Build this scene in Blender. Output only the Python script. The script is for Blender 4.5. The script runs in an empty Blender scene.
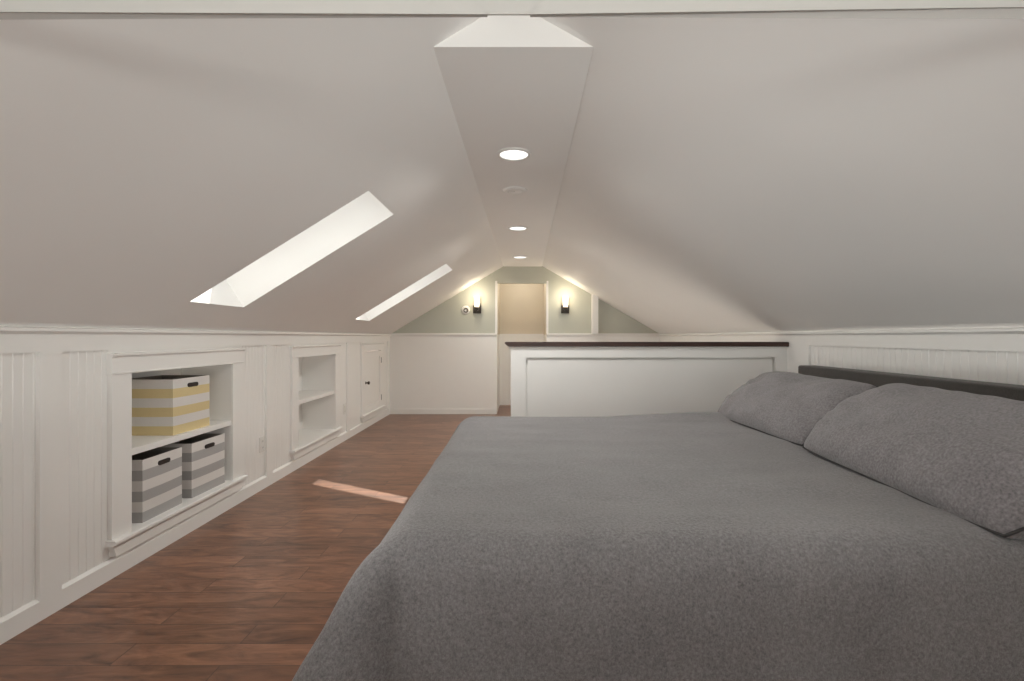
import bpy, bmesh, math, random
from math import sin, cos, pi, sqrt, atan2
from mathutils import Vector, Matrix, noise

random.seed(7)
SC = bpy.context.scene
COL = SC.collection

# ------------------------------------------------------------------ dimensions
XL, XR = -1.94, 2.09          # knee walls
YB, YR = 7.47, -2.6           # far gable, rear gable
ZK = 1.19                     # knee wall height
ZRIDGE = 2.375
ZC = 2.203                    # flat ceiling
SL = (ZRIDGE - ZK) / -XL
SR = (ZRIDGE - ZK) / XR
def zl(x): return ZK + SL * (x - XL)
def zr(x): return ZK + SR * (XR - x)
XCL = XL + (ZC - ZK) / SL     # where slopes meet flat ceiling
XCR = XR - (ZC - ZK) / SR

# ------------------------------------------------------------------ materials
def new_mat(name):
    m = bpy.data.materials.new(name); m.use_nodes = True
    nt = m.node_tree
    return m, nt, nt.nodes['Principled BSDF']

def srgb(r, g, b):
    f = lambda c: (c/255/12.92) if c/255 <= 0.04045 else ((c/255+0.055)/1.055)**2.4
    return (f(r), f(g), f(b), 1)

def painted(name, col, rough=0.5, bump=0.0, scale=3.0, vary=0.0, detail=2.0):
    m, nt, b = new_mat(name)
    b.inputs['Roughness'].default_value = rough
    b.inputs['Base Color'].default_value = col
    tc = nt.nodes.new('ShaderNodeTexCoord')
    n = nt.nodes.new('ShaderNodeTexNoise'); n.inputs['Scale'].default_value = scale
    n.inputs['Detail'].default_value = detail
    nt.links.new(tc.outputs['Object'], n.inputs['Vector'])
    if vary:
        mx = nt.nodes.new('ShaderNodeMix'); mx.data_type = 'RGBA'
        mx.inputs['A'].default_value = tuple(c*(1-vary) for c in col[:3])+(1,)
        mx.inputs['B'].default_value = tuple(min(1, c*(1+vary)) for c in col[:3])+(1,)
        nt.links.new(n.outputs['Fac'], mx.inputs['Factor'])
        nt.links.new(mx.outputs['Result'], b.inputs['Base Color'])
    if bump:
        bp = nt.nodes.new('ShaderNodeBump'); bp.inputs['Strength'].default_value = 1.0
        bp.inputs['Distance'].default_value = bump
        nt.links.new(n.outputs['Fac'], bp.inputs['Height'])
        nt.links.new(bp.outputs['Normal'], b.inputs['Normal'])
    return m

M = {}
M['ceiling'] = painted('ceiling_paint', (0.855, 0.842, 0.825, 1), 0.7, 0.006, 2.2, 0.012)
M['white'] = painted('white_trim_paint', (0.87, 0.86, 0.838, 1), 0.42, 0.0008, 6.0, 0.01)
M['header'] = painted('warm_grey_header_paint', (0.47, 0.455, 0.435, 1), 0.6, 0.0006, 5.0, 0.01)  # white boards coloured darker to offset the strong lamp light on them
M['sage'] = painted('sage_wall_paint', (0.52, 0.53, 0.465, 1), 0.7, 0.001, 5.0, 0.015)
M['beige'] = painted('beige_wall_paint', (0.66, 0.60, 0.50, 1), 0.7, 0.001, 5.0, 0.015)
M['bronze'] = painted('dark_bronze', (0.06, 0.05, 0.042, 1), 0.35, 0, 20, 0.1)
M['bronze'].node_tree.nodes['Principled BSDF'].inputs['Metallic'].default_value = 0.6
M['black'] = painted('black_plastic', (0.018, 0.014, 0.012, 1), 0.5, 0, 20, 0.1)
M['plastic'] = painted('white_plastic', (0.78, 0.77, 0.74, 1), 0.35, 0, 20, 0.01)
M['bin_white'] = painted('bin_white_cloth', (0.74, 0.715, 0.69, 1), 0.85, 0.0006, 260, 0.04)
M['bin_yellow'] = painted('bin_yellow_cloth', (0.72, 0.59, 0.32, 1), 0.85, 0.0006, 260, 0.05)
M['bin_grey'] = painted('bin_grey_cloth', (0.42, 0.41, 0.405, 1), 0.85, 0.0006, 260, 0.05)
M['bin_inside'] = painted('bin_lining', (0.30, 0.27, 0.24, 1), 0.9, 0.0006, 200, 0.06)  # inner faces coloured dark for the shade inside the bin
M['piping'] = painted('dark_piping', (0.045, 0.042, 0.042, 1), 0.9, 0.0005, 200, 0.1)  # dark colour stands for the shadow line at the pillow seam
M['mattress'] = painted('mattress_ticking', (0.7, 0.68, 0.65, 1), 0.9, 0.001, 80, 0.03)

def wood_cap():
    m, nt, b = new_mat('dark_stained_wood')
    tc = nt.nodes.new('ShaderNodeTexCoord')
    mp = nt.nodes.new('ShaderNodeMapping'); mp.inputs['Scale'].default_value = (2, 40, 40)
    n = nt.nodes.new('ShaderNodeTexNoise'); n.inputs['Scale'].default_value = 1.5; n.inputs['Detail'].default_value = 5
    cr = nt.nodes.new('ShaderNodeValToRGB')
    cr.color_ramp.elements[0].position = .3; cr.color_ramp.elements[0].color = (0.028, 0.012, 0.009, 1)
    cr.color_ramp.elements[1].position = .75; cr.color_ramp.elements[1].color = (0.075, 0.03, 0.02, 1)
    L = nt.links.new
    L(tc.outputs['Object'], mp.inputs['Vector']); L(mp.outputs['Vector'], n.inputs['Vector'])
    L(n.outputs['Fac'], cr.inputs['Fac']); L(cr.outputs['Color'], b.inputs['Base Color'])
    b.inputs['Roughness'].default_value = .5
    return m
M['wood'] = wood_cap()

def floor_mat():
    m, nt, b = new_mat('cherry_plank_floor'); L = nt.links.new
    tc = nt.nodes.new('ShaderNodeTexCoord')
    br = nt.nodes.new('ShaderNodeTexBrick')
    br.offset = .37; br.offset_frequency = 2; br.squash = 1
    br.inputs['Scale'].default_value = 1
    br.inputs['Brick Width'].default_value = 1.05; br.inputs['Row Height'].default_value = 0.125
    br.inputs['Mortar Size'].default_value = 0.0018; br.inputs['Mortar Smooth'].default_value = .3
    br.inputs['Bias'].default_value = 0
    br.inputs['Color1'].default_value = (0, 0, 0, 1); br.inputs['Color2'].default_value = (1, 1, 1, 1)
    br.inputs['Mortar'].default_value = (.5, .5, .5, 1)
    L(tc.outputs['Object'], br.inputs['Vector'])
    # grain along X, shifted per plank
    sc = nt.nodes.new('ShaderNodeVectorMath'); sc.operation = 'SCALE'; sc.inputs['Scale'].default_value = 9
    L(br.outputs['Color'], sc.inputs[0])
    ad = nt.nodes.new('ShaderNodeVectorMath'); ad.operation = 'ADD'
    L(tc.outputs['Object'], ad.inputs[0]); L(sc.outputs['Vector'], ad.inputs[1])
    mp = nt.nodes.new('ShaderNodeMapping'); mp.inputs['Scale'].default_value = (3.0, 11, 1)
    L(ad.outputs['Vector'], mp.inputs['Vector'])
    n = nt.nodes.new('ShaderNodeTexNoise'); n.inputs['Scale'].default_value = 1.3
    n.inputs['Detail'].default_value = 5; n.inputs['Roughness'].default_value = .62; n.inputs['Distortion'].default_value = 1.1
    L(mp.outputs['Vector'], n.inputs['Vector'])
    cr = nt.nodes.new('ShaderNodeValToRGB')
    e = cr.color_ramp.elements
    e[0].position = .27; e[0].color = (0.075, 0.036, 0.023, 1)
    e[1].position = .72; e[1].color = (0.305, 0.150, 0.088, 1)
    k = cr.color_ramp.elements.new(.5); k.color = (0.205, 0.095, 0.055, 1)
    L(n.outputs['Fac'], cr.inputs['Fac'])
    hs = nt.nodes.new('ShaderNodeHueSaturation')
    mr = nt.nodes.new('ShaderNodeMapRange'); mr.inputs['To Min'].default_value = .80; mr.inputs['To Max'].default_value = 1.2
    L(br.outputs['Color'], mr.inputs['Value']); L(mr.outputs['Result'], hs.inputs['Value'])
    L(cr.outputs['Color'], hs.inputs['Color'])
    mx = nt.nodes.new('ShaderNodeMix'); mx.data_type = 'RGBA'
    mx.inputs['B'].default_value = (0.06, 0.028, 0.018, 1)
    L(br.outputs['Fac'], mx.inputs['Factor']); L(hs.outputs['Color'], mx.inputs['A'])
    L(mx.outputs['Result'], b.inputs['Base Color'])
    n2 = nt.nodes.new('ShaderNodeTexNoise'); n2.inputs['Scale'].default_value = 5; n2.inputs['Detail'].default_value = 3
    L(mp.outputs['Vector'], n2.inputs['Vector'])
    bp = nt.nodes.new('ShaderNodeBump'); bp.inputs['Distance'].default_value = .0012; bp.inputs['Strength'].default_value = .6
    L(n2.outputs['Fac'], bp.inputs['Height']); L(bp.outputs['Normal'], b.inputs['Normal'])
    b.inputs['Roughness'].default_value = .29
    b.inputs['Specular IOR Level'].default_value = .48
    return m
M['floor'] = floor_mat()

def plush(name, dark, light, wave=True, s=1.0):
    m, nt, b = new_mat(name); L = nt.links.new
    tc = nt.nodes.new('ShaderNodeTexCoord')
    n = nt.nodes.new('ShaderNodeTexNoise'); n.inputs['Scale'].default_value = 130*s
    n.inputs['Detail'].default_value = 3; n.inputs['Roughness'].default_value = .6
    L(tc.outputs['Object'], n.inputs['Vector'])
    big = nt.nodes.new('ShaderNodeTexNoise'); big.inputs['Scale'].default_value = 5; big.inputs['Detail'].default_value = 2
    L(tc.outputs['Object'], big.inputs['Vector'])
    mx = nt.nodes.new('ShaderNodeMath'); mx.operation = 'MULTIPLY_ADD'; mx.inputs[1].default_value = .22
    h = n.outputs['Fac']
    if wave:
        w = nt.nodes.new('ShaderNodeTexWave'); w.wave_type = 'BANDS'; w.bands_direction = 'X'
        w.inputs['Scale'].default_value = 38; w.inputs['Distortion'].default_value = 14
        w.inputs['Detail'].default_value = 2; w.inputs['Detail Scale'].default_value = 3
        L(tc.outputs['Object'], w.inputs['Vector'])
        ma = nt.nodes.new('ShaderNodeMix'); ma.data_type = 'FLOAT'; ma.inputs['Factor'].default_value = .16
        L(n.outputs['Fac'], ma.inputs['A']); L(w.outputs['Fac'], ma.inputs['B'])
        h = ma.outputs['Result']
    L(big.outputs['Fac'], mx.inputs[0]); L(h, mx.inputs[2])
    cr = nt.nodes.new('ShaderNodeValToRGB')
    cr.color_ramp.elements[0].position = .38; cr.color_ramp.elements[0].color = dark
    cr.color_ramp.elements[1].position = .84; cr.color_ramp.elements[1].color = light
    L(mx.outputs[0], cr.inputs['Fac']); L(cr.outputs['Color'], b.inputs['Base Color'])
    bp = nt.nodes.new('ShaderNodeBump'); bp.inputs['Distance'].default_value = .004; bp.inputs['Strength'].default_value = .7
    L(h, bp.inputs['Height']); L(bp.outputs['Normal'], b.inputs['Normal'])
    b.inputs['Roughness'].default_value = .95
    b.inputs['Specular IOR Level'].default_value = .1
    b.inputs['Sheen Weight'].default_value = .25; b.inputs['Sheen Roughness'].default_value = .5
    return m
M['quilt'] = plush('grey_plush_quilt', (0.13, 0.124, 0.126, 1), (0.265, 0.253, 0.258, 1))
M['pillow'] = plush('grey_plush_pillow', (0.13, 0.121, 0.124, 1), (0.265, 0.248, 0.256, 1), wave=False)
M['headboard'] = plush('charcoal_headboard_fabric', (0.060, 0.054, 0.049, 1), (0.10, 0.092, 0.085, 1), wave=False, s=2)

def emit(name, col, s):
    m = bpy.data.materials.new(name); m.use_nodes = True; nt = m.node_tree
    nt.nodes.clear()
    e = nt.nodes.new('ShaderNodeEmission'); o = nt.nodes.new('ShaderNodeOutputMaterial')
    e.inputs['Color'].default_value = col; e.inputs['Strength'].default_value = s
    nt.links.new(e.outputs[0], o.inputs[0]); return m
M['lens'] = emit('lit_lamp_lens', (1, .98, .95, 1), 1.1)

def glass():
    m = bpy.data.materials.new('window_glass'); m.use_nodes = True; nt = m.node_tree; nt.nodes.clear()
    t = nt.nodes.new('ShaderNodeBsdfTransparent'); t.inputs[0].default_value = (.95, .96, .95, 1)
    g = nt.nodes.new('ShaderNodeBsdfGlossy'); g.inputs['Roughness'].default_value = .02
    f = nt.nodes.new('ShaderNodeFresnel'); f.inputs['IOR'].default_value = 1.3
    x = nt.nodes.new('ShaderNodeMixShader'); o = nt.nodes.new('ShaderNodeOutputMaterial')
    L = nt.links.new
    L(f.outputs[0], x.inputs[0]); L(t.outputs[0], x.inputs[1]); L(g.outputs[0], x.inputs[2]); L(x.outputs[0], o.inputs[0])
    return m
M['glass'] = glass()

def shade_glass():
    m = bpy.data.materials.new('frosted_lit_shade'); m.use_nodes = True; nt = m.node_tree; nt.nodes.clear()
    t = nt.nodes.new('ShaderNodeBsdfTransparent'); t.inputs[0].default_value = (1, .95, .86, 1)
    d = nt.nodes.new('ShaderNodeBsdfTranslucent'); d.inputs[0].default_value = (.9, .85, .76, 1)
    e = nt.nodes.new('ShaderNodeEmission'); e.inputs[0].default_value = (1, .86, .68, 1); e.inputs[1].default_value = .5
    x = nt.nodes.new('ShaderNodeMixShader'); x.inputs[0].default_value = .35
    a = nt.nodes.new('ShaderNodeAddShader'); o = nt.nodes.new('ShaderNodeOutputMaterial')
    L = nt.links.new
    L(t.outputs[0], x.inputs[1]); L(d.outputs[0], x.inputs[2]); L(x.outputs[0], a.inputs[0]); L(e.outputs[0], a.inputs[1]); L(a.outputs[0], o.inputs[0])
    return m
M['shade'] = shade_glass()

# ------------------------------------------------------------------ mesh helpers
def link(name, bm, mat, parent=None, smooth=False, kind=None, loc=None):
    bmesh.ops.recalc_face_normals(bm, faces=bm.faces[:])
    me = bpy.data.meshes.new(name); bm.to_mesh(me); bm.free()
    for mm in (mat if isinstance(mat, (list, tuple)) else [mat]): me.materials.append(mm)
    if smooth:
        for p in me.polygons: p.use_smooth = True
    o = bpy.data.objects.new(name, me); COL.objects.link(o)
    if parent: o.parent = parent
    if loc: o.location = loc
    if kind: o['kind'] = kind
    return o

def box(bm, x0, x1, y0, y1, z0, z1, bev=0.0):
    vs = [bm.verts.new((x, y, z)) for x in (x0, x1) for y in (y0, y1) for z in (z0, z1)]
    f = [(0,1,3,2), (4,6,7,5), (0,4,5,1), (2,3,7,6), (0,2,6,4), (1,5,7,3)]
    fs = [bm.faces.new([vs[i] for i in q]) for q in f]
    if bev:
        es = list({e for q in fs for e in q.edges})
        bmesh.ops.bevel(bm, geom=es, offset=bev, segments=2, affect='EDGES', profile=.6)

def boxes(name, lst, mat, parent=None, kind=None, bev=0.0):
    bm = bmesh.new()
    for b in lst: box(bm, *b, bev=bev)
    return link(name, bm, mat, parent, kind=kind)

def prism(bm, pts, axis, a, b):
    """extrude a 2D polygon along an axis: 'x' -> pts are (y,z); 'y' -> (x,z); 'z' -> (x,y)"""
    def P(p, t):
        return {'x': (t, p[0], p[1]), 'y': (p[0], t, p[1]), 'z': (p[0], p[1], t)}[axis]
    A = [bm.verts.new(P(p, a)) for p in pts]; B = [bm.verts.new(P(p, b)) for p in pts]
    bm.faces.new(A); bm.faces.new(B[::-1])
    n = len(pts)
    for i in range(n): bm.faces.new((A[i], A[(i+1) % n], B[(i+1) % n], B[i]))

def cyl(bm, c, r, axis, a, b, n=32, r2=None):
    r2 = r if r2 is None else r2
    def P(rr, i, t):
        u, v = rr*cos(2*pi*i/n), rr*sin(2*pi*i/n)
        return {'x': (t, c[0]+u, c[1]+v), 'y': (c[0]+u, t, c[1]+v), 'z': (c[0]+u, c[1]+v, t)}[axis]
    A = [bm.verts.new(P(r, i, a)) for i in range(n)]; B = [bm.verts.new(P(r2, i, b)) for i in range(n)]
    bm.faces.new(A); bm.faces.new(B[::-1])
    for i in range(n): bm.faces.new((A[i], A[(i+1) % n], B[(i+1) % n], B[i]))

def lathe(bm, prof, c, axis='z', n=40):
    """prof: closed list of (r, t) revolved about an axis through c"""
    rings = []
    for (r, t) in prof:
        ring = []
        for i in range(n):
            u, v = r*cos(2*pi*i/n), r*sin(2*pi*i/n)
            ring.append(bm.verts.new({'x': (c[0]+t, c[1]+u, c[2]+v), 'y': (c[0]+u, c[1]+t, c[2]+v), 'z': (c[0]+u, c[1]+v, c[2]+t)}[axis]))
        rings.append(ring)
    for k in range(len(rings)):
        A, B = rings[k], rings[(k+1) % len(rings)]
        for i in range(n): bm.faces.new((A[i], A[(i+1) % n], B[(i+1) % n], B[i]))

def thing(name, label, cat, loc=(0, 0, 0), group=None):
    o = bpy.data.objects.new(name, None); COL.objects.link(o)
    o.empty_display_size = .1
    o.location = loc; o['label'] = label; o['category'] = cat
    if group: o['group'] = group
    return o

def tag(o, label, cat, group=None):
    o['label'] = label; o['category'] = cat
    if group: o['group'] = group
    return o

def beadboard(bm, axis, plane, into, a0, a1, z0, z1, pitch=.041, g=.0028, depth=.003, thick=.02):
    """board with vertical bead grooves; axis = horizontal direction it runs along ('y' or 'x')"""
    prof = [(a0, 0)]
    k = math.ceil((a0+g*2)/pitch)
    while k*pitch < a1-g*2:
        c = k*pitch
        prof += [(c-g, 0), (c, depth), (c+g, 0)]
        k += 1
    prof += [(a1, 0), (a1, thick), (a0, thick)]
    pts = [((plane+into*d, a) if axis == 'y' else (a, plane+into*d)) for a, d in prof]
    prism(bm, pts, 'z', z0, z1)

# ------------------------------------------------------------------ shell: floor, roof slopes, ceiling
TX0, TX1, TY0, TY1 = .12, 1.5, 4.12, 6.7      # stairwell behind the half wall
bm = bmesh.new()
box(bm, -2.65, TX0, YR-.1, 8.6, -.12, 0); box(bm, TX1, 2.75, YR-.1, 8.6, -.12, 0)
box(bm, TX0, TX1, YR-.1, TY0, -.12, 0); box(bm, TX0, TX1, TY1, 8.6, -.12, 0)
link('floor', bm, M['floor'], kind='structure')

bm = bmesh.new()
for q in ((TX0-.05, TX0, TY0, TY1), (TX1, TX1+.05, TY0, TY1), (TX0-.05, TX1+.05, TY0-.05, TY0), (TX0-.05, TX1+.05, TY1, TY1+.05)):
    box(bm, *q, -1.6, -.005)
box(bm, TX0-.05, TX1+.05, TY0-.05, TY1+.05, -1.65, -1.6)
link('wall_stairwell', bm, M['white'], kind='structure')

def shear(bm):
    # the ridge drifts a few centimetres sideways over the length of the room
    for v in bm.verts:
        k = max(0, (v.co.z-ZK)/(ZRIDGE-ZK))
        v.co.x += k*(-.042+.072*(v.co.y-1.816)/5.65)

TH = 0.29
def slope(name, xa, za, xb, zb, y0, y1, holes, mat):
    """roof slab from (xa,za) low to (xb,zb) high, thick outward; holes = [(y0,y1,xlow,xhigh)] cut as shafts"""
    bm = bmesh.new()
    d = Vector((xb-xa, 0, zb-za)); L = d.length; d.normalize()
    n = Vector((-d.z, 0, d.x)) if xb > xa else Vector((d.z, 0, -d.x))
    if n.z < 0: n = -n
    P0 = Vector((xa, 0, za))
    ss = {0.0, L}; ys = {y0, y1}; H = []
    for (ya, yb, x0, x1) in holes:
        s0, s1 = (x0-xa)/d.x, (x1-xa)/d.x
        ss |= {s0, s1}; ys |= {ya, yb}; H.append((ya, yb, s0, s1))
    ss = sorted(ss); ys = sorted(ys)
    V = {}
    def v(i, j, t):
        if (i, j, t) not in V:
            p = P0 + d*ss[i] + n*(TH*t); V[(i, j, t)] = bm.verts.new((p.x, ys[j], p.z))
        return V[(i, j, t)]
    def solid(i, j):
        if not (0 <= i < len(ss)-1 and 0 <= j < len(ys)-1): return False
        cs, cy = (ss[i]+ss[i+1])/2, (ys[j]+ys[j+1])/2
        return not any(a < cy < b and s < cs < t for a, b, s, t in H)
    for i in range(len(ss)-1):
        for j in range(len(ys)-1):
            if not solid(i, j): continue
            for t in (0, 1): bm.faces.new([v(i, j, t), v(i+1, j, t), v(i+1, j+1, t), v(i, j+1, t)])
            for (di, dj, e) in ((-1, 0, ((i, j), (i, j+1))), (1, 0, ((i+1, j), (i+1, j+1))), (0, -1, ((i, j), (i+1, j))), (0, 1, ((i, j+1), (i+1, j+1)))):
                if not solid(i+di, j+dj):
                    (p, q), (r, s) = e
                    bm.faces.new([v(p, q, 0), v(r, s, 0), v(r, s, 1), v(p, q, 1)])
    shear(bm)
    o = link(name, bm, mat, kind='structure')
    return o, n, d

SKY = [(2.59, 3.09), (5.17, 5.65)]
SX0, SX1 = -1.705, -.765
xlow = -2.55
_, nL, dL = slope('ceiling_left', xlow, zl(xlow), 0, ZRIDGE, YR-.1, 8.6, [(a, b, SX0, SX1) for a, b in SKY], M['ceiling'])
xrl = 2.6
slope('ceiling_right', xrl, zr(xrl), 0, ZRIDGE, YR-.1, 8.6, [], M['ceiling'])
# dropped flat ceiling, ends in a small triangular face above the bed
bm = bmesh.new()
prism(bm, [(XCL, ZC), (XCR, ZC), (0, ZRIDGE+.002)], 'y', 1.816, YB+.02)
shear(bm)
link('ceiling', bm, M['ceiling'], kind='structure')

boxes('wall_eaves', [(-2.66, -2.56, YR-.1, 8.6, 0, .92), (2.61, 2.71, YR-.1, 8.6, 0, 1.0)], M['ceiling'], kind='structure')
# skylight sashes and panes at the top of each shaft
for k, (ya, yb) in enumerate(SKY):
    e = bpy.data.objects.new('window_%d' % (k+1), None); COL.objects.link(e); e['kind'] = 'structure'
    xm = (SX0+SX1)/2; base = Vector((xm, (ya+yb)/2, zl(xm))) + nL*(TH+.0)
    e.location = base
    e.rotation_euler = (0, -math.atan(SL), 0)
    hl = (SX1-SX0)/2/dL.x; hw = (yb-ya)/2
    f = .035
    boxes('skylight_frame', [(-hl-f, -hl+.012, -hw-f, hw+f, 0, .022), (hl-.012, hl+f, -hw-f, hw+f, 0, .022),
                             (-hl, hl, -hw-f, -hw+.012, 0, .022), (-hl, hl, hw-.012, hw+f, 0, .022)], M['white'], e, bev=.003)
    bm = bmesh.new(); box(bm, -hl+.01, hl-.01, -hw+.01, hw-.01, .008, .014)
    link('pane', bm, M['glass'], e)

# ------------------------------------------------------------------ left knee wall
ZB, ZT, ZCR = .08, 1.088, 1.163       # base rail top, panel top, crown bottom
XP = XL - .016                        # recessed panel face
N1, N2, DR = (2.37, 3.49), (4.25, 5.37), (6.12, 7.08)
CW, HZ0, HZ1, SZ = .122, .974, 1.052, .185
def opening(n): return (n[0]+CW, n[1]-CW)
bm = bmesh.new()
cur = YR
for n in (N1, N2, DR):
    a, b = n[0]+.03, n[1]-.03
    beadboard(bm, 'y', XP, -1, cur, a, .03, 1.12)
    beadboard(bm, 'y', XP, -1, a, b, HZ0+.03, 1.12)
    beadboard(bm, 'y', XP, -1, a, b, .03, SZ-.03)
    cur = b
beadboard(bm, 'y', XP, -1, cur, YB, .03, 1.12)
link('wall_left', bm, M['white'], kind='structure')

STILES = [(-1.54, -1.445), (.24, .335), (2.02, 2.118), (3.83, 3.925), (5.62, 5.715), (7.37, YB)]
bm = bmesh.new()
for a, b in STILES: box(bm, XP-.004, XL, a, b, ZB, ZT)
box(bm, XP-.004, XL, YR, YB, ZT, ZK+.01)
for n in (N1, N2, DR): box(bm, XP-.004, XP+.003, n[0]-.004, n[1]+.004, HZ1, ZT)
link('trim_1', bm, M['white'], kind='structure')
bm = bmesh.new()    # base rail with a sloping ledge at its top
prism(bm, [(XP-.004, 0), (XL, 0), (XL, ZB), (XP-.004, ZB+.014)], 'y', YR, YB)
link('baseboard_left', bm, M['white'], kind='structure')
def crown(name, x, sgn, y0, y1, z0=ZCR):
    bm = bmesh.new()
    pts = [(x-sgn*.012, z0), (x+sgn*.006, z0), (x+sgn*.014, z0+.007), (x+sgn*.026, z0+.011), (x+sgn*.026, z0+.022), (x+sgn*.012, z0+.026), (x-sgn*.012, z0+.03)]
    prism(bm, pts, 'y', y0, y1)
    return link(name, bm, M['white'], kind='structure')
crown('trim_2', XL, 1, YR, YB)

def casing(parent, n, mat, swap=''):
    a, b = n; oa, ob = opening(n)
    x0, x1 = XP-.02, XL+.006
    boxes('side_casing', [(x0, x1, a, oa, SZ, HZ0)], mat, parent, bev=.002)
    boxes('side_casing', [(x0, x1, ob, b, SZ, HZ0)], mat, parent, bev=.002)
    boxes('head_casing', [(x0, x1+.004, a-.006, b+.006, HZ0, HZ1), (x0, x1+.007, a-.004, b+.004, HZ0-.003, HZ0+.007)], mat, parent, bev=.002)
    bm = bmesh.new()
    prism(bm, [(x0, HZ1), (x1+.006, HZ1), (x1+.016, HZ1+.010), (x1+.016, HZ1+.018), (x0, HZ1+.022)], 'y', a-.008, b+.008)
    link('head_cap', bm, mat, parent)
    bm = bmesh.new()
    prism(bm, [(x0, SZ-.024), (x1+.018, SZ-.024), (x1+.028, SZ-.018), (x1+.028, SZ-.005), (x1+.023, SZ), (x0, SZ)], 'y', a-.012, b+.012)
    link('sill', bm, mat, parent)
    bm = bmesh.new()
    prism(bm, [(a, SZ-.024), (b, SZ-.024), (b-.02, .100), (a+.02, .100)], 'x', x0, x1+.006)
    link('apron', bm, mat, parent)

XN = -2.285                             # back of the niches
def niche(n, label):
    t = thing('built_in_shelf', label, 'built-in shelf', (0, 0, 0), 'built-in shelves in the left knee wall')
    oa, ob = opening(n)
    xf = XL-.002
    boxes('back_panel', [(XN-.015, XN, oa-.015, ob+.015, SZ-.015, HZ0+.012)], M['white'], t)
    boxes('side_panel', [(XN, xf, oa-.015, oa+.0015, SZ-.015, HZ0+.012)], M['white'], t)
    boxes('side_panel', [(XN, xf, ob-.0015, ob+.015, SZ-.015, HZ0+.012)], M['white'], t)
    boxes('top_panel', [(XN, xf, oa, ob, HZ0-.003, HZ0+.012)], M['white'], t)
    boxes('bottom_panel', [(XN, XP-.0195, oa, ob, SZ-.015, SZ)], M['white'], t)
    boxes('shelf', [(XN, XL-.006, oa, ob, .556, .590)], M['white'], t, bev=.0015)
    casing(t, n, M['white'])
    return t
niche(N1, 'white built-in wall shelf holding the striped storage bins')
niche(N2, 'empty white built-in wall shelf between the striped bins and the small access door')

# small access door
d = bpy.data.objects.new('door_1', None); COL.objects.link(d); d['kind'] = 'structure'
d['label'] = 'small white access door with dark hinges in the left knee wall'
oa, ob = opening(DR); oa -= .03; ob += .03
x1 = XL+.004
boxes('door_panel', [(XP-.022, x1-.012, oa+.004, ob-.004, SZ+.004, HZ0-.014)], M['white'], d)
boxes('door_frame', [(x1-.014, x1, oa+.004, oa+.07, SZ+.004, HZ0-.014), (x1-.014, x1, ob-.07, ob-.004, SZ+.004, HZ0-.014),
                     (x1-.014, x1, oa+.07, ob-.07, HZ0-.085, HZ0-.014), (x1-.014, x1, oa+.07, ob-.07, SZ+.004, SZ+.08)], M['white'], d, bev=.0015)
for z in (.829, .312):
    bm = bmesh.new(); cyl(bm, (ob+.004, 0), .007, 'z', z-.045, z+.045, 12)
    for v in bm.verts: v.co.x += x1+.006
    box(bm, x1, x1+.003, ob-.025, ob, z-.038, z+.038)
    link('hinge', bm, M['bronze'], d)
bm = bmesh.new()
lathe(bm, [(.001, 0), (.018, 0), (.018, .004), (.008, .008), (.008, .022), (.019, .03), (.022, .04), (.017, .05), (.001, .053)], (x1, oa+.06, .574), 'x', 20)
link('knob', bm, M['bronze'], d, smooth=True)
DR2 = (oa-CW, ob+CW)
casing(d, (oa-CW+.03, ob+CW-.03), M['white'])

# wall outlets
def outlet(y, z, label, x=XP):
    t = thing('wall_outlet', label, 'outlet', (x, y, z), 'outlets on the left knee wall')
    boxes('cover_plate', [(-.001, .006, -.036, .036, -.058, .058)], M['plastic'], t, bev=.002)
    for s in (-1, 1):
        bm = bmesh.new(); box(bm, .004, .0085, -.017, .017, s*.024-.014, s*.024+.014, bev=.002)
        sk = link('socket', bm, M['plastic'], t)
        boxes('slot', [(.008, .0089, -.008, -.006, s*.024-.005, s*.024+.005), (.008, .0089, .006, .008, s*.024-.005, s*.024+.005)], M['black'], sk)
    return t
outlet(3.785, .337, 'white outlet plate low on the panel just past the shelf with bins')
outlet(5.56, .35, 'white outlet plate low on the panel just past the empty shelf')

# ------------------------------------------------------------------ right knee wall
bm = bmesh.new()
beadboard(bm, 'y', XR+.016, 1, YR, YB, .03, 1.12, pitch=.046)
link('wall_right', bm, M['white'], kind='structure')
bm = bmesh.new()
for a, b in [(-.9, -.8), (.9, 1.0), (3.62, 3.91), (5.6, 5.7), (7.3, YB)]: box(bm, XR, XR+.02, a, b, ZB, ZT)
box(bm, XR, XR+.02, YR, YB, ZT, ZK+.01)
link('trim_3', bm, M['white'], kind='structure')
bm = bmesh.new()
prism(bm, [(XR+.02, 0), (XR, 0), (XR, ZB), (XR+.02, ZB+.014)], 'y', YR, YB)
link('baseboard_right', bm, M['white'], kind='structure')
crown('trim_4', XR, -1, YR, YB)

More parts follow.
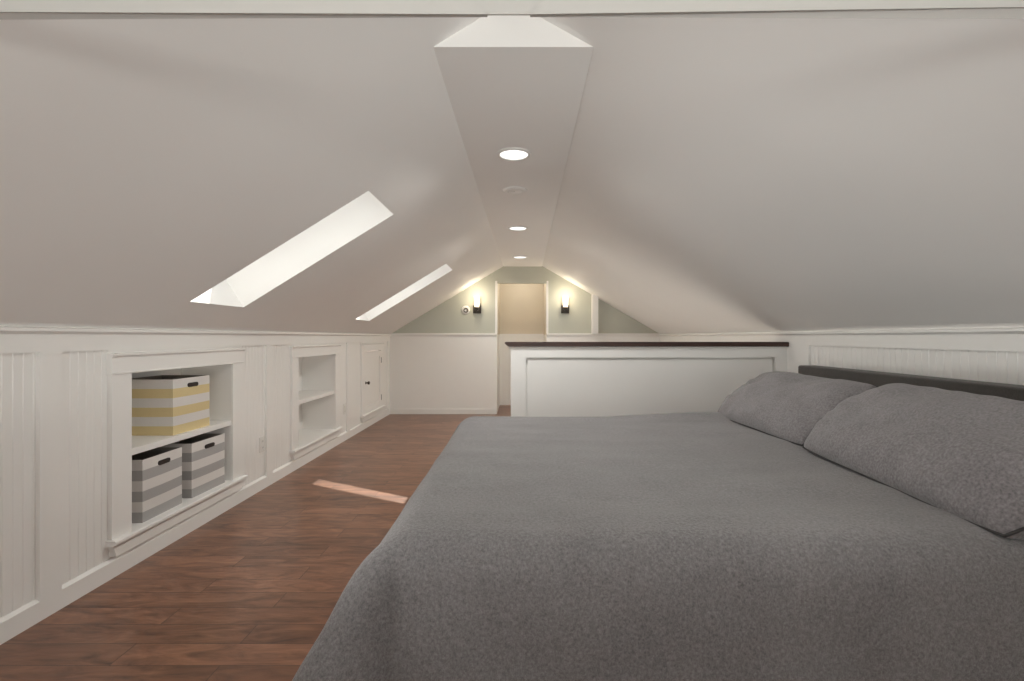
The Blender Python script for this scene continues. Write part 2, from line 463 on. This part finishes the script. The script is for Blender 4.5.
# ------------------------------------------------------------------ far gable
AX0, AX1, AZ = -.344, .40, 1.957       # opening into the alcove
def zroof(x): return (zl(x) if x < 0 else zr(x)) + .04
ZW = 1.19
bm = bmesh.new()
prism(bm, [(XL, ZW), (AX0, ZW), (AX0, zroof(AX0)), (XL, zroof(XL))], 'y', YB, YB+.1)
prism(bm, [(AX1, ZW), (XR, ZW), (XR, zroof(XR)), (AX1, zroof(AX1))], 'y', YB, YB+.1)
prism(bm, [(AX0, AZ), (AX1, AZ), (AX1, ZC+.03), (AX0, ZC+.03)], 'y', YB, YB+.1)
link('wall_back', bm, M['sage'], kind='structure')
boxes('trim_5', [(XL, AX0, YB-.004, YB+.1, 0, ZW), (AX1, XR, YB-.004, YB+.1, 0, ZW)], M['white'], kind='structure')
bm = bmesh.new()
for a, b in ((XL, AX0), (AX1, XR)):
    prism(bm, [(YB-.004, ZW-.03), (YB-.012, ZW-.026), (YB-.022, ZW-.006), (YB-.022, ZW+.012), (YB+.002, ZW+.014)], 'x', a, b)
    box(bm, a, b, YB-.016, YB, 0, .075)
link('trim_6', bm, M['white'], kind='structure')
bm = bmesh.new()    # thin casing beside the opening
box(bm, AX0-.026, AX0+.004, YB-.010, YB+.1, ZW+.012, AZ+.03)
box(bm, AX1-.004, AX1+.024, YB-.010, YB+.1, ZW+.012, AZ+.03)
link('trim_7', bm, M['white'], kind='structure')
bm = bmesh.new()    # corner post in front of the right side of the gable
prism(bm, [(1.065, ZW+.012), (1.15, ZW+.012), (1.15, zroof(1.15)), (1.065, zroof(1.065))], 'y', YB-.13, YB+.01)
link('trim_8', bm, M['white'], kind='structure')
# alcove behind the opening
bm = bmesh.new()
box(bm, AX0-.1, AX1+.1, 8.46, 8.56, ZW, 2.2)
box(bm, AX0-.1, AX0, YB+.1, 8.46, ZW, 2.2); box(bm, AX1, AX1+.1, YB+.1, 8.46, ZW, 2.2)
box(bm, AX0-.1, AX1+.1, YB+.1, 8.56, 2.12, 2.2)
link('wall_alcove', bm, M['beige'], kind='structure')
bm = bmesh.new()
box(bm, AX0-.1, AX1+.1, 8.455, 8.56, 0, ZW)
box(bm, AX0-.1, AX0, YB+.1, 8.46, 0, ZW); box(bm, AX1, AX1+.1, YB+.1, 8.46, 0, ZW)
box(bm, AX0, AX1, 8.435, 8.456, 0, .09); box(bm, AX0, AX1, 8.44, 8.456, 1.06, ZW+.014)
for x in (AX0, AX0+.16, AX1-.09): box(bm, x, x+.09, 8.44, 8.456, .09, 1.06)
link('trim_9', bm, M['white'], kind='structure')

# ------------------------------------------------------------------ rear gable (behind the camera) with a window added to let in fill light
WX0, WX1, WZ0, WZ1 = -.95, 1.05, .55, 1.62
bm = bmesh.new()
prism(bm, [(XL-.05, 0), (WX0, 0), (WX0, zroof(WX0)), (XL-.05, zroof(XL-.05))], 'y', YR-.1, YR)
prism(bm, [(WX1, 0), (XR+.05, 0), (XR+.05, zroof(XR+.05)), (WX1, zroof(WX1))], 'y', YR-.1, YR)
box(bm, WX0, WX1, YR-.1, YR, 0, WZ0)
prism(bm, [(WX0, WZ1), (WX1, WZ1), (WX1, zroof(WX1)), (0, ZRIDGE+.01), (WX0, zroof(WX0))], 'y', YR-.1, YR)
link('wall_rear', bm, M['ceiling'], kind='structure')
e = bpy.data.objects.new('window_3', None); COL.objects.link(e); e['kind'] = 'structure'  # unseen window, added as a way in for fill light
xm = (WX0+WX1)/2
boxes('window_frame', [(WX0-.08, WX1+.08, YR, YR+.02, WZ0-.09, WZ0), (WX0-.08, WX1+.08, YR, YR+.02, WZ1, WZ1+.09),
      (WX0-.08, WX0, YR, YR+.02, WZ0, WZ1), (WX1, WX1+.08, YR, YR+.02, WZ0, WZ1), (xm-.03, xm+.03, YR-.07, YR-.02, WZ0, WZ1),
      (WX0, WX1, YR-.07, YR-.02, WZ0, WZ0+.05), (WX0, WX1, YR-.07, YR-.02, WZ1-.05, WZ1)], M['white'], e, bev=.002)
bm = bmesh.new(); box(bm, WX0, WX1, YR-.05, YR-.045, WZ0, WZ1)
link('pane', bm, M['glass'], e)

# header boards spanning the room just ahead of the camera, mitred round a small block
YH0, YH1 = .875, .895
def header(pts):
    """pts: (x, z of front lower edge, z of back lower edge) outer then inner; inner end slants away upward"""
    (xo, zf, zb), (xi, zfi, zbi) = pts
    top = 1.757; xt = xi + (-.040 if xo < 0 else .036)
    bm = bmesh.new()
    A = [bm.verts.new(p) for p in ((xo, YH0, zf), (xi, YH0, zfi), (xt, YH0, top), (xo, YH0, top))]
    B = [bm.verts.new(p) for p in ((xo, YH1, zb), (xi, YH1, zbi), (xt, YH1, top), (xo, YH1, top))]
    bm.faces.new(A); bm.faces.new(B[::-1])
    for i in range(4): bm.faces.new((A[i], A[(i+1) % 4], B[(i+1) % 4], B[i]))
    return bm
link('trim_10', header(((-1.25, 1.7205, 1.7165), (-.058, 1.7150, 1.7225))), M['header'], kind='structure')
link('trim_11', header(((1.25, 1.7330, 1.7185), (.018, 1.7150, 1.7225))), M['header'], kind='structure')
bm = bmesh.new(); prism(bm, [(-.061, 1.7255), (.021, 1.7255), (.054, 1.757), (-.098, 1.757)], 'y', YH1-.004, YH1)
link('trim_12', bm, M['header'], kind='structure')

# ------------------------------------------------------------------ half wall by the stairs
HY0, HY1 = 3.91, 4.03
HX0, HX1, HT = -.072, XR, 1.075
bm = bmesh.new()
box(bm, HX0, HX1, HY0+.05, HY1, 0, HT)
box(bm, HX0+.118+.015, HX1-.09-.015, HY0+.022, HY0+.051, .125, HT-.085-.014)
w = .118
box(bm, HX0, HX0+w, HY0, HY0+.051, 0, HT); box(bm, HX1-.09, HX1, HY0, HY0+.051, 0, HT)
box(bm, HX0+w, HX1-.09, HY0, HY0+.051, HT-.085, HT); box(bm, HX0+w, HX1-.09, HY0, HY0+.051, 0, .11)
link('wall_stair', bm, M['white'], kind='structure')
bm = bmesh.new()     # small moulding under the cap
prism(bm, [(HY0+.002, HT-.016), (HY0-.016, HT-.002), (HY0-.016, HT), (HY0+.002, HT)], 'x', HX0-.012, HX1)
link('trim_13', bm, M['white'], kind='structure')
bm = bmesh.new()     # dark cap with chamfered lower edges
prism(bm, [(HX0-.02, HT), (HX1, HT), (HX1, HT+.036), (HX0-.045, HT+.036), (HX0-.05, HT+.028)], 'y', HY0-.03, HY1+.03)
bmesh.ops.bevel(bm, geom=bm.edges[:], offset=.004, segments=2, affect='EDGES')
link('trim_14', bm, M['wood'], kind='structure')

# ------------------------------------------------------------------ storage bins
def bin_body(w, d, h, stripe, inside):
    """open fabric bin, base centre at origin, front faces +X; six horizontal bands"""
    bm = bmesh.new()
    per = []
    S = 8
    cn = [(d/2, -w/2), (d/2, w/2), (-d/2, w/2), (-d/2, -w/2)]
    for k in range(4):
        (xa, ya), (xb, yb) = cn[k], cn[(k+1) % 4]
        for i in range(S): per.append((xa+(xb-xa)*i/S, ya+(yb-ya)*i/S, sin(pi*i/S), k))
    nrm = [(1, 0), (0, 1), (-1, 0), (0, -1)]
    rows = 6*3
    def ring(z, amp, inset):
        r = []
        for (x, y, s, k) in per:
            nx, ny = nrm[k]
            r.append(bm.verts.new((x*(1-inset/d*2)+nx*amp*s, y*(1-inset/w*2)+ny*amp*s, z)))
        return r
    R = [ring(h*i/rows, .007*sin(pi*(i/rows)), 0) for i in range(rows+1)]
    n = len(per)
    for i in range(rows):
        band = 5 - i//3
        for j in range(n):
            f = bm.faces.new((R[i][j], R[i][(j+1) % n], R[i+1][(j+1) % n], R[i+1][j]))
            f.material_index = 1 if band % 2 == 1 else 0
    top_in = ring(h, 0, .005); bot_in = ring(.006, 0, .006)
    for A, B, mi in ((R[-1], top_in, 0), (top_in, bot_in, 2)):
        for j in range(n):
            f = bm.faces.new((A[j], A[(j+1) % n], B[(j+1) % n], B[j])); f.material_index = mi
    f = bm.faces.new(bot_in); f.material_index = 2
    f = bm.faces.new(R[0][::-1])
    return bm

def oblong(bm, cx, hw, r, z, x0, x1, n=8):
    pts = [(hw*1-0 + r*cos(a), z+r*sin(a)) for a in [(-pi/2+pi*i/n) for i in range(n+1)]] + \
          [(-hw + r*cos(a), z+r*sin(a)) for a in [(pi/2+pi*i/n) for i in range(n+1)]]
    prism(bm, pts, 'x', x0, x1)

def storage_bin(loc, w, d, h, stripe, label, group=None, rot=0):
    t = thing('storage_bin', label, 'storage bin', loc, group)
    t.rotation_euler.z = rot
    link('body', bin_body(w, d, h, stripe, None), [M['bin_white'], M[stripe], M['bin_inside']], t)
    bm = bmesh.new(); oblong(bm, 0, .034, .0125, h*.865, d/2-.006, d/2+.0075)
    link('handle_slot', bm, M['black'], t)
    return t
dB = .305
storage_bin((-1.972-dB/2, 3.008, .590), .335, dB, .318, 'bin_yellow', 'yellow and white striped fabric bin on the upper shelf', 'striped storage bins')
storage_bin((-1.962-dB/2, 2.748, SZ), .312, dB, .325, 'bin_grey', 'grey and white striped bin on the bottom of the shelf, nearer the camera', 'striped storage bins', .02)
storage_bin((-1.962-dB/2, 3.157, SZ), .325, dB, .325, 'bin_grey', 'grey and white striped bin on the bottom of the shelf, farther from the camera', 'striped storage bins', -.015)

# ------------------------------------------------------------------ bed
TOPZ = .652
bed = thing('bed', 'low wide bed with a charcoal upholstered headboard against the right knee wall', 'bed', (.8, 2.22, 0))
bx, by = .8, 2.22
def rounded_slab(x0, x1, y0, y1, z0, z1, r, axis='z', n=6):
    bm = bmesh.new(); box(bm, x0, x1, y0, y1, z0, z1)
    bmesh.ops.bevel(bm, geom=bm.edges[:], offset=r, segments=n, affect='EDGES', profile=.5)
    return bm
hb = link('headboard', rounded_slab(1.845-bx, 1.965-bx, 1.13-by, 3.325-by, .12, .963, .013), M['headboard'], bed, smooth=True)
link('mattress', rounded_slab(-.22-bx, 1.84-bx, 1.26-by, 3.19-by, .34, .60, .06), M['mattress'], bed, smooth=True)
link('bed_base', rounded_slab(-.20-bx, 1.84-bx, 1.28-by, 3.17-by, .10, .33, .015), M['headboard'], bed)
for x in (-.12, 1.72):
    for y in (1.38, 3.06):
        bm = bmesh.new(); cyl(bm, (x-bx, y-by), .03, 'z', 0, .11, 16, .036); link('leg', bm, M['black'], bed)

def quilt():
    bm = bmesh.new()
    X0, X1, Y0, Y1 = -.285, 1.80, 1.295, 3.13
    r = .10; D = .60
    st = .0195
    xs = []; x = X0-D
    nx = int((X1-X0+D)/st); ny = int((Y1-Y0+2*D)/st)
    V = {}
    for i in range(nx+1):
        for j in range(ny+1):
            px = X0-D+(X1-X0+D)*i/nx; py = Y0-D+(Y1-Y0+2*D)*j/ny
            ox = max(0, X0-px); oy = max(0, Y0-py, py-Y1); sy = -1 if py < Y0 else 1
            cx, cy = max(px, X0), min(max(py, Y0), Y1)
            e = max(ox, oy)
            out = drop = 0; dx = dy = 0
            if e > 0:
                if oy <= ox: phi = (pi/4)*(oy/ox)
                else: phi = pi/2-(pi/4)*(ox/oy)
                dx, dy = -cos(phi), sy*sin(phi)
                q = pi*r/2*.93
                if e < q: out, drop = r*sin(e/r), r*(1-cos(e/r))
                else:
                    out = r*sin(q/r)+(e-q)*.14; drop = r*(1-cos(q/r))+(e-q)*.985
                cor = sin(2*phi)**2
                out += cor*max(0, e-.05)*.62
                # soft hanging folds
                s = px*1.0+py*1.0
                f = min(1, max(0, (e-.12)/.3))
                out += f*(.012*sin(s*9.0+1.0)+.008*sin(s*17+.5))
            z = TOPZ - drop
            wt = 1-min(1, e/.15)
            if e < .3:
                # long shallow ripples across the top
                nz = noise.noise(Vector((px*1.1, py*5.5, 2.3)))*.0075 + noise.noise(Vector((px*4.0, py*9, 7.1)))*.0035
                z += nz*(.35+.65*wt)
                hx = max(0, min(1, (px-.55)/.5)); hy = max(0, 1-abs(py-3.08)/.2)
                z += .030*hx*hy*(1-max(0, (px-1.35)/.5))
                # soft crown toward the middle
                z += .010*wt*(1-((py-2.2)/1.0)**2)*.6
            z = max(z, .03+.004*sin(px*7+py*5))
            V[i, j] = bm.verts.new((cx+dx*out, cy+dy*out, z))
    for i in range(nx):
        for j in range(ny):
            bm.faces.new((V[i, j], V[i+1, j], V[i+1, j+1], V[i, j+1]))
    o = link('quilt', bm, M['quilt'], smooth=True)
    m = o.modifiers.new('thick', 'SOLIDIFY'); m.thickness = .014; m.offset = -1
    return o
tag(quilt(), 'grey plush quilt spread over the bed and hanging down its sides', 'quilt')

def pillow(label, Lh, Wh, T, seed, loc, tilt, yaw, roll=0.0):
    """pillow lying in local XY (X = width, Y = length), Z thickness; then tilted back"""
    t = thing('pillow', label, 'pillow', loc, 'plush pillows against the headboard')
    bm = bmesh.new()
    NU, NV = 64, 44
    def pt(u, v, s):
        # u along length, v along width, in [-1,1]; gentle inward bow of the edges, pointed corners
        x = Wh*v*(1-.03*(1-u*u)*v*v-.05*u**4); y = Lh*u*(1-.085*v*v*abs(u))
        au, av = 1-abs(u)**2.6, 1-abs(v)**2.4
        th = T*(max(0, au)**.36)*(max(0, av)**.5)*(1-.22*(v+1)/2)
        w = noise.noise(Vector((u*2.3+seed, v*2.0, s*1.7)))*.023 + noise.noise(Vector((u*5.5+seed, v*4.5+3, s)))*.007
        # radiating puckers near corners and ends
        edge = max(abs(u), abs(v))
        w += .006*sin((atan2(v, u))*22+seed)*max(0, edge-.55)*1.2
        env = min(1, th/T*1.6)
        z = s*th*(1 if s == 1 else 1.45) + w*env
        return (x, y, z)
    G = {}
    for s in (1, -1):
        for i in range(NU+1):
            for j in range(NV+1):
                u = -1+2*i/NU; v = -1+2*j/NV
                u = sin(u*pi/2)*.35+u*.65; v = sin(v*pi/2)*.35+v*.65
                b = i in (0, NU) or j in (0, NV)
                if b and s == -1: G[i, j, s] = G[i, j, 1]; continue
                G[i, j, s] = bm.verts.new(pt(u, v, s))
    for s in (1, -1):
        for i in range(NU):
            for j in range(NV):
                q = (G[i, j, s], G[i+1, j, s], G[i+1, j+1, s], G[i, j+1, s])
                bm.faces.new(q if s == 1 else q[::-1])
    loop = [G[i, 0, 1].co.copy() for i in range(NU)]+[G[NU, j, 1].co.copy() for j in range(NV)] + \
           [G[i, NV, 1].co.copy() for i in range(NU, 0, -1)]+[G[0, j, 1].co.copy() for j in range(NV, 0, -1)]
    rot = Matrix.Rotation(yaw, 4, 'Z') @ Matrix.Rotation(roll, 4, 'X') @ Matrix.Rotation(-tilt, 4, 'Y')
    link('cover', bm, M['pillow'], t, smooth=True)
    # corded seam all the way round, coloured dark for the shadow along it
    bm = bmesh.new(); n = len(loop); K = 6; rr = .0042; rings = []
    for i in range(n):
        a, b, c = loop[i-1], loop[i], loop[(i+1) % n]
        tg = (c-a).normalized(); up = Vector((0, 0, 1)); sd = tg.cross(up).normalized(); up = sd.cross(tg)
        rings.append([bm.verts.new(b+sd*rr*cos(2*pi*k/K)+up*rr*sin(2*pi*k/K)) for k in range(K)])
    for i in range(n):
        A, B = rings[i], rings[(i+1) % n]
        for k in range(K): bm.faces.new((A[k], A[(k+1) % K], B[(k+1) % K], B[k]))
    link('seam', bm, M['piping'], t, smooth=True)
    t.rotation_euler = rot.to_euler()
    return t
pillow('grey plush pillow nearer the camera, leaning on the headboard at the bed side', .50, .240, .105, 1.3, (1.400, 1.70, .800), math.radians(37), math.radians(-1), .022)
pillow('grey plush pillow farther from the camera, beside the dark-capped half wall', .49, .230, .095, 5.9, (1.425, 2.70, .795), math.radians(37), math.radians(2), 0)

# ------------------------------------------------------------------ ceiling fittings
def recessed(x, y, label, power):
    t = thing('recessed_light', label, 'ceiling light', (x, y, ZC), 'recessed lights along the flat ceiling')
    bm = bmesh.new()
    lathe(bm, [(.080, .001), (.100, .001), (.1005, -.003), (.094, -.008), (.084, -.009), (.080, -.004)], (0, 0, 0))
    link('trim_ring', bm, M['plastic'], t, smooth=True)
    bm = bmesh.new(); cyl(bm, (0, 0), .081, 'z', -.0035, -.0015, 40)
    link('lens', bm, M['lens'], t)
    ld = bpy.data.lights.new('recessed_lamp', 'SPOT'); ld.energy = power; ld.color = (.99, .98, .93)
    ld.spot_size = math.radians(165); ld.spot_blend = .9; ld.shadow_soft_size = 0.0
    lo = bpy.data.objects.new('recessed_lamp', ld); COL.objects.link(lo); lo.location = (x, y, ZC-.03)
PC = 42
recessed(-.035, 2.877, 'round recessed ceiling light nearest the camera, largest of the three in view', PC)
recessed(-.02, 4.83, 'middle one of three round recessed ceiling lights', PC)
recessed(0, 6.58, 'smallest recessed ceiling light, just before the far gable wall', PC*.6)
t = thing('ceiling_cover', 'faint round cover flush on the ceiling between the two nearest recessed lights', 'ceiling cover', (-.035, 3.58, ZC))
bm = bmesh.new(); lathe(bm, [(.001, .001), (.088, .001), (.088, -.004), (.080, -.010), (.06, -.012), (.001, -.012)], (0, 0, 0))
link('disc', bm, M['ceiling'], t, smooth=True)
bm = bmesh.new(); lathe(bm, [(.052, -.011), (.058, -.011), (.058, -.0135), (.052, -.0135)], (0, 0, 0))
link('ring', bm, M['plastic'], t, smooth=True)

# ------------------------------------------------------------------ sconces and dial on the far gable
def sconce(x, z, side, label):
    t = thing('wall_sconce', label, 'wall sconce', (x, YB, z), 'lit sconces on the far gable')
    boxes('back_plate', [(-.06, .06, -.022, 0, -.06, .06)], M['bronze'], t, bev=.004)
    bm = bmesh.new(); cyl(bm, (0, -.010), .016, 'y', -.075, -.02, 16)
    cyl(bm, (0, -.075), .034, 'z', -.012, .03, 20)
    box(bm, side*.052-.004, side*.052+.004, -.085, -.065, .02, .085)
    box(bm, min(0, side*.052), max(0, side*.052), -.085, -.065, .012, .022)
    link('arm', bm, M['bronze'], t)
    bm = bmesh.new(); lathe(bm, [(.036, .03), (.046, .19), (.043, .19), (.033, .03)], (0, -.075, 0), n=28)
    link('lamp_shade', bm, M['shade'], t, smooth=True)
    ld = bpy.data.lights.new('sconce_lamp', 'POINT'); ld.energy = 2.0; ld.color = (1, .86, .64); ld.shadow_soft_size = 0
    lo = bpy.data.objects.new('sconce_lamp', ld); COL.objects.link(lo); lo.location = (x, YB-.19, z+.2)
sconce(-.638, 1.562, 1, 'lit wall sconce with a dark square back plate beside the round white dial')
sconce(.673, 1.562, -1, 'lit wall sconce with a dark square back plate beside the white corner post')
t = thing('wall_dial', 'small round white dial with a dark ring on the wall beside a sconce', 'wall dial', (-.81, YB, 1.553))
bm = bmesh.new(); lathe(bm, [(.001, 0), (.064, 0), (.064, -.012), (.055, -.020), (.001, -.020)], (0, 0, 0), 'y')
link('face', bm, M['plastic'], t, smooth=True)
bm = bmesh.new(); lathe(bm, [(.020, -.0195), (.036, -.0195), (.034, -.027), (.022, -.027)], (.004, 0, -.004), 'y')
link('ring', bm, M['bronze'], t, smooth=True)

# alcove lamp
ld = bpy.data.lights.new('alcove_lamp', 'POINT'); ld.energy = 3.3; ld.color = (1, .93, .82); ld.shadow_soft_size = .05
lo = bpy.data.objects.new('alcove_lamp', ld); COL.objects.link(lo); lo.location = (.03, 7.95, 2.07)

# ------------------------------------------------------------------ daylight and added fill lights
w = bpy.data.worlds.new('overcast'); SC.world = w; w.use_nodes = True
bg = w.node_tree.nodes['Background']; bg.inputs[0].default_value = (.97, .98, 1, 1); bg.inputs[1].default_value = 1.0
sun = bpy.data.lights.new('sun', 'SUN'); sun.energy = 22; sun.color = (1, .97, .92); sun.angle = math.radians(.6)
so = bpy.data.objects.new('sun', sun); COL.objects.link(so)
so.rotation_euler = Vector((.06, -.95, -1)).to_track_quat('-Z', 'Y').to_euler()
so.location = (0, 12, 12)
al = bpy.data.lights.new('rear_window_daylight', 'AREA'); al.shape = 'RECTANGLE'; al.size = 3.6; al.size_y = 2.2  # unseen area light added outside the rear wall as fill
al.energy = 240; al.color = (.98, .99, .955)
ao = bpy.data.objects.new('rear_window_daylight', al); COL.objects.link(ao)
ao.location = ((WX0+WX1)/2, YR-2.0, -.25); ao.rotation_euler = (pi/2+math.radians(28), 0, 0)

for x in (-.4, .3):       # uplights added behind the camera, without fixtures, to brighten the ceiling
    ld = bpy.data.lights.new('floor_lamp_light', 'SPOT'); ld.energy = 19; ld.color = (.98, .99, .955); ld.shadow_soft_size = .16
    ld.spot_size = math.radians(177); ld.spot_blend = .06
    lo = bpy.data.objects.new('floor_lamp_light', ld); COL.objects.link(lo); lo.location = (x, -.6, .67); lo.rotation_euler = (pi-math.radians(0), 0, 0)
for p, q, e in (((-1.35, .65, .74), (2.05, 2.7, 1.62), 35), ((1.75, .3, 1.0), (-1.8, 3.6, 1.72), 44)):   # off-frame spots added to fill the lower ceiling slopes
    ld = bpy.data.lights.new('reading_lamp_light', 'SPOT'); ld.energy = e; ld.color = (.98, .99, .96); ld.shadow_soft_size = .12
    ld.spot_size = math.radians(58); ld.spot_blend = 1
    lo = bpy.data.objects.new('reading_lamp_light', ld); COL.objects.link(lo); lo.location = p
    lo.rotation_euler = (Vector(q)-Vector(p)).to_track_quat('-Z', 'Y').to_euler()
sl = bpy.data.lights.new('stairwell_light', 'AREA'); sl.shape = 'RECTANGLE'; sl.size = 1.2; sl.size_y = 2.0  # hidden uplight added behind the half wall to brighten the ceiling
sl.energy = 6; sl.color = (1, .96, .90)
sw = bpy.data.objects.new('stairwell_light', sl); COL.objects.link(sw)
sw.location = ((TX0+TX1)/2, (TY0+TY1)/2, -1.5); sw.rotation_euler = (pi, 0, 0)

# ------------------------------------------------------------------ camera
cd = bpy.data.cameras.new('camera'); cam = bpy.data.objects.new('camera', cd); COL.objects.link(cam)
cam.location = (0, 0, 1.15); cam.rotation_euler = (pi/2, 0, 0)
cd.sensor_width = 36; cd.lens = 500/1024*36
cd.shift_x = -8/1024; cd.shift_y = -3.5/1024
cd.clip_start = .02
SC.camera = cam

vs = SC.view_settings
SC.display_settings.display_device = 'sRGB'
vs.view_transform = 'Standard'; vs.look = 'None'; vs.gamma = 1; vs.use_curve_mapping = False
vs.exposure = 0.58
cy = SC.cycles
cy.max_bounces = 12; cy.diffuse_bounces = 8; cy.transparent_max_bounces = 12
cy.use_denoising = True
cy.sample_clamp_indirect = 6
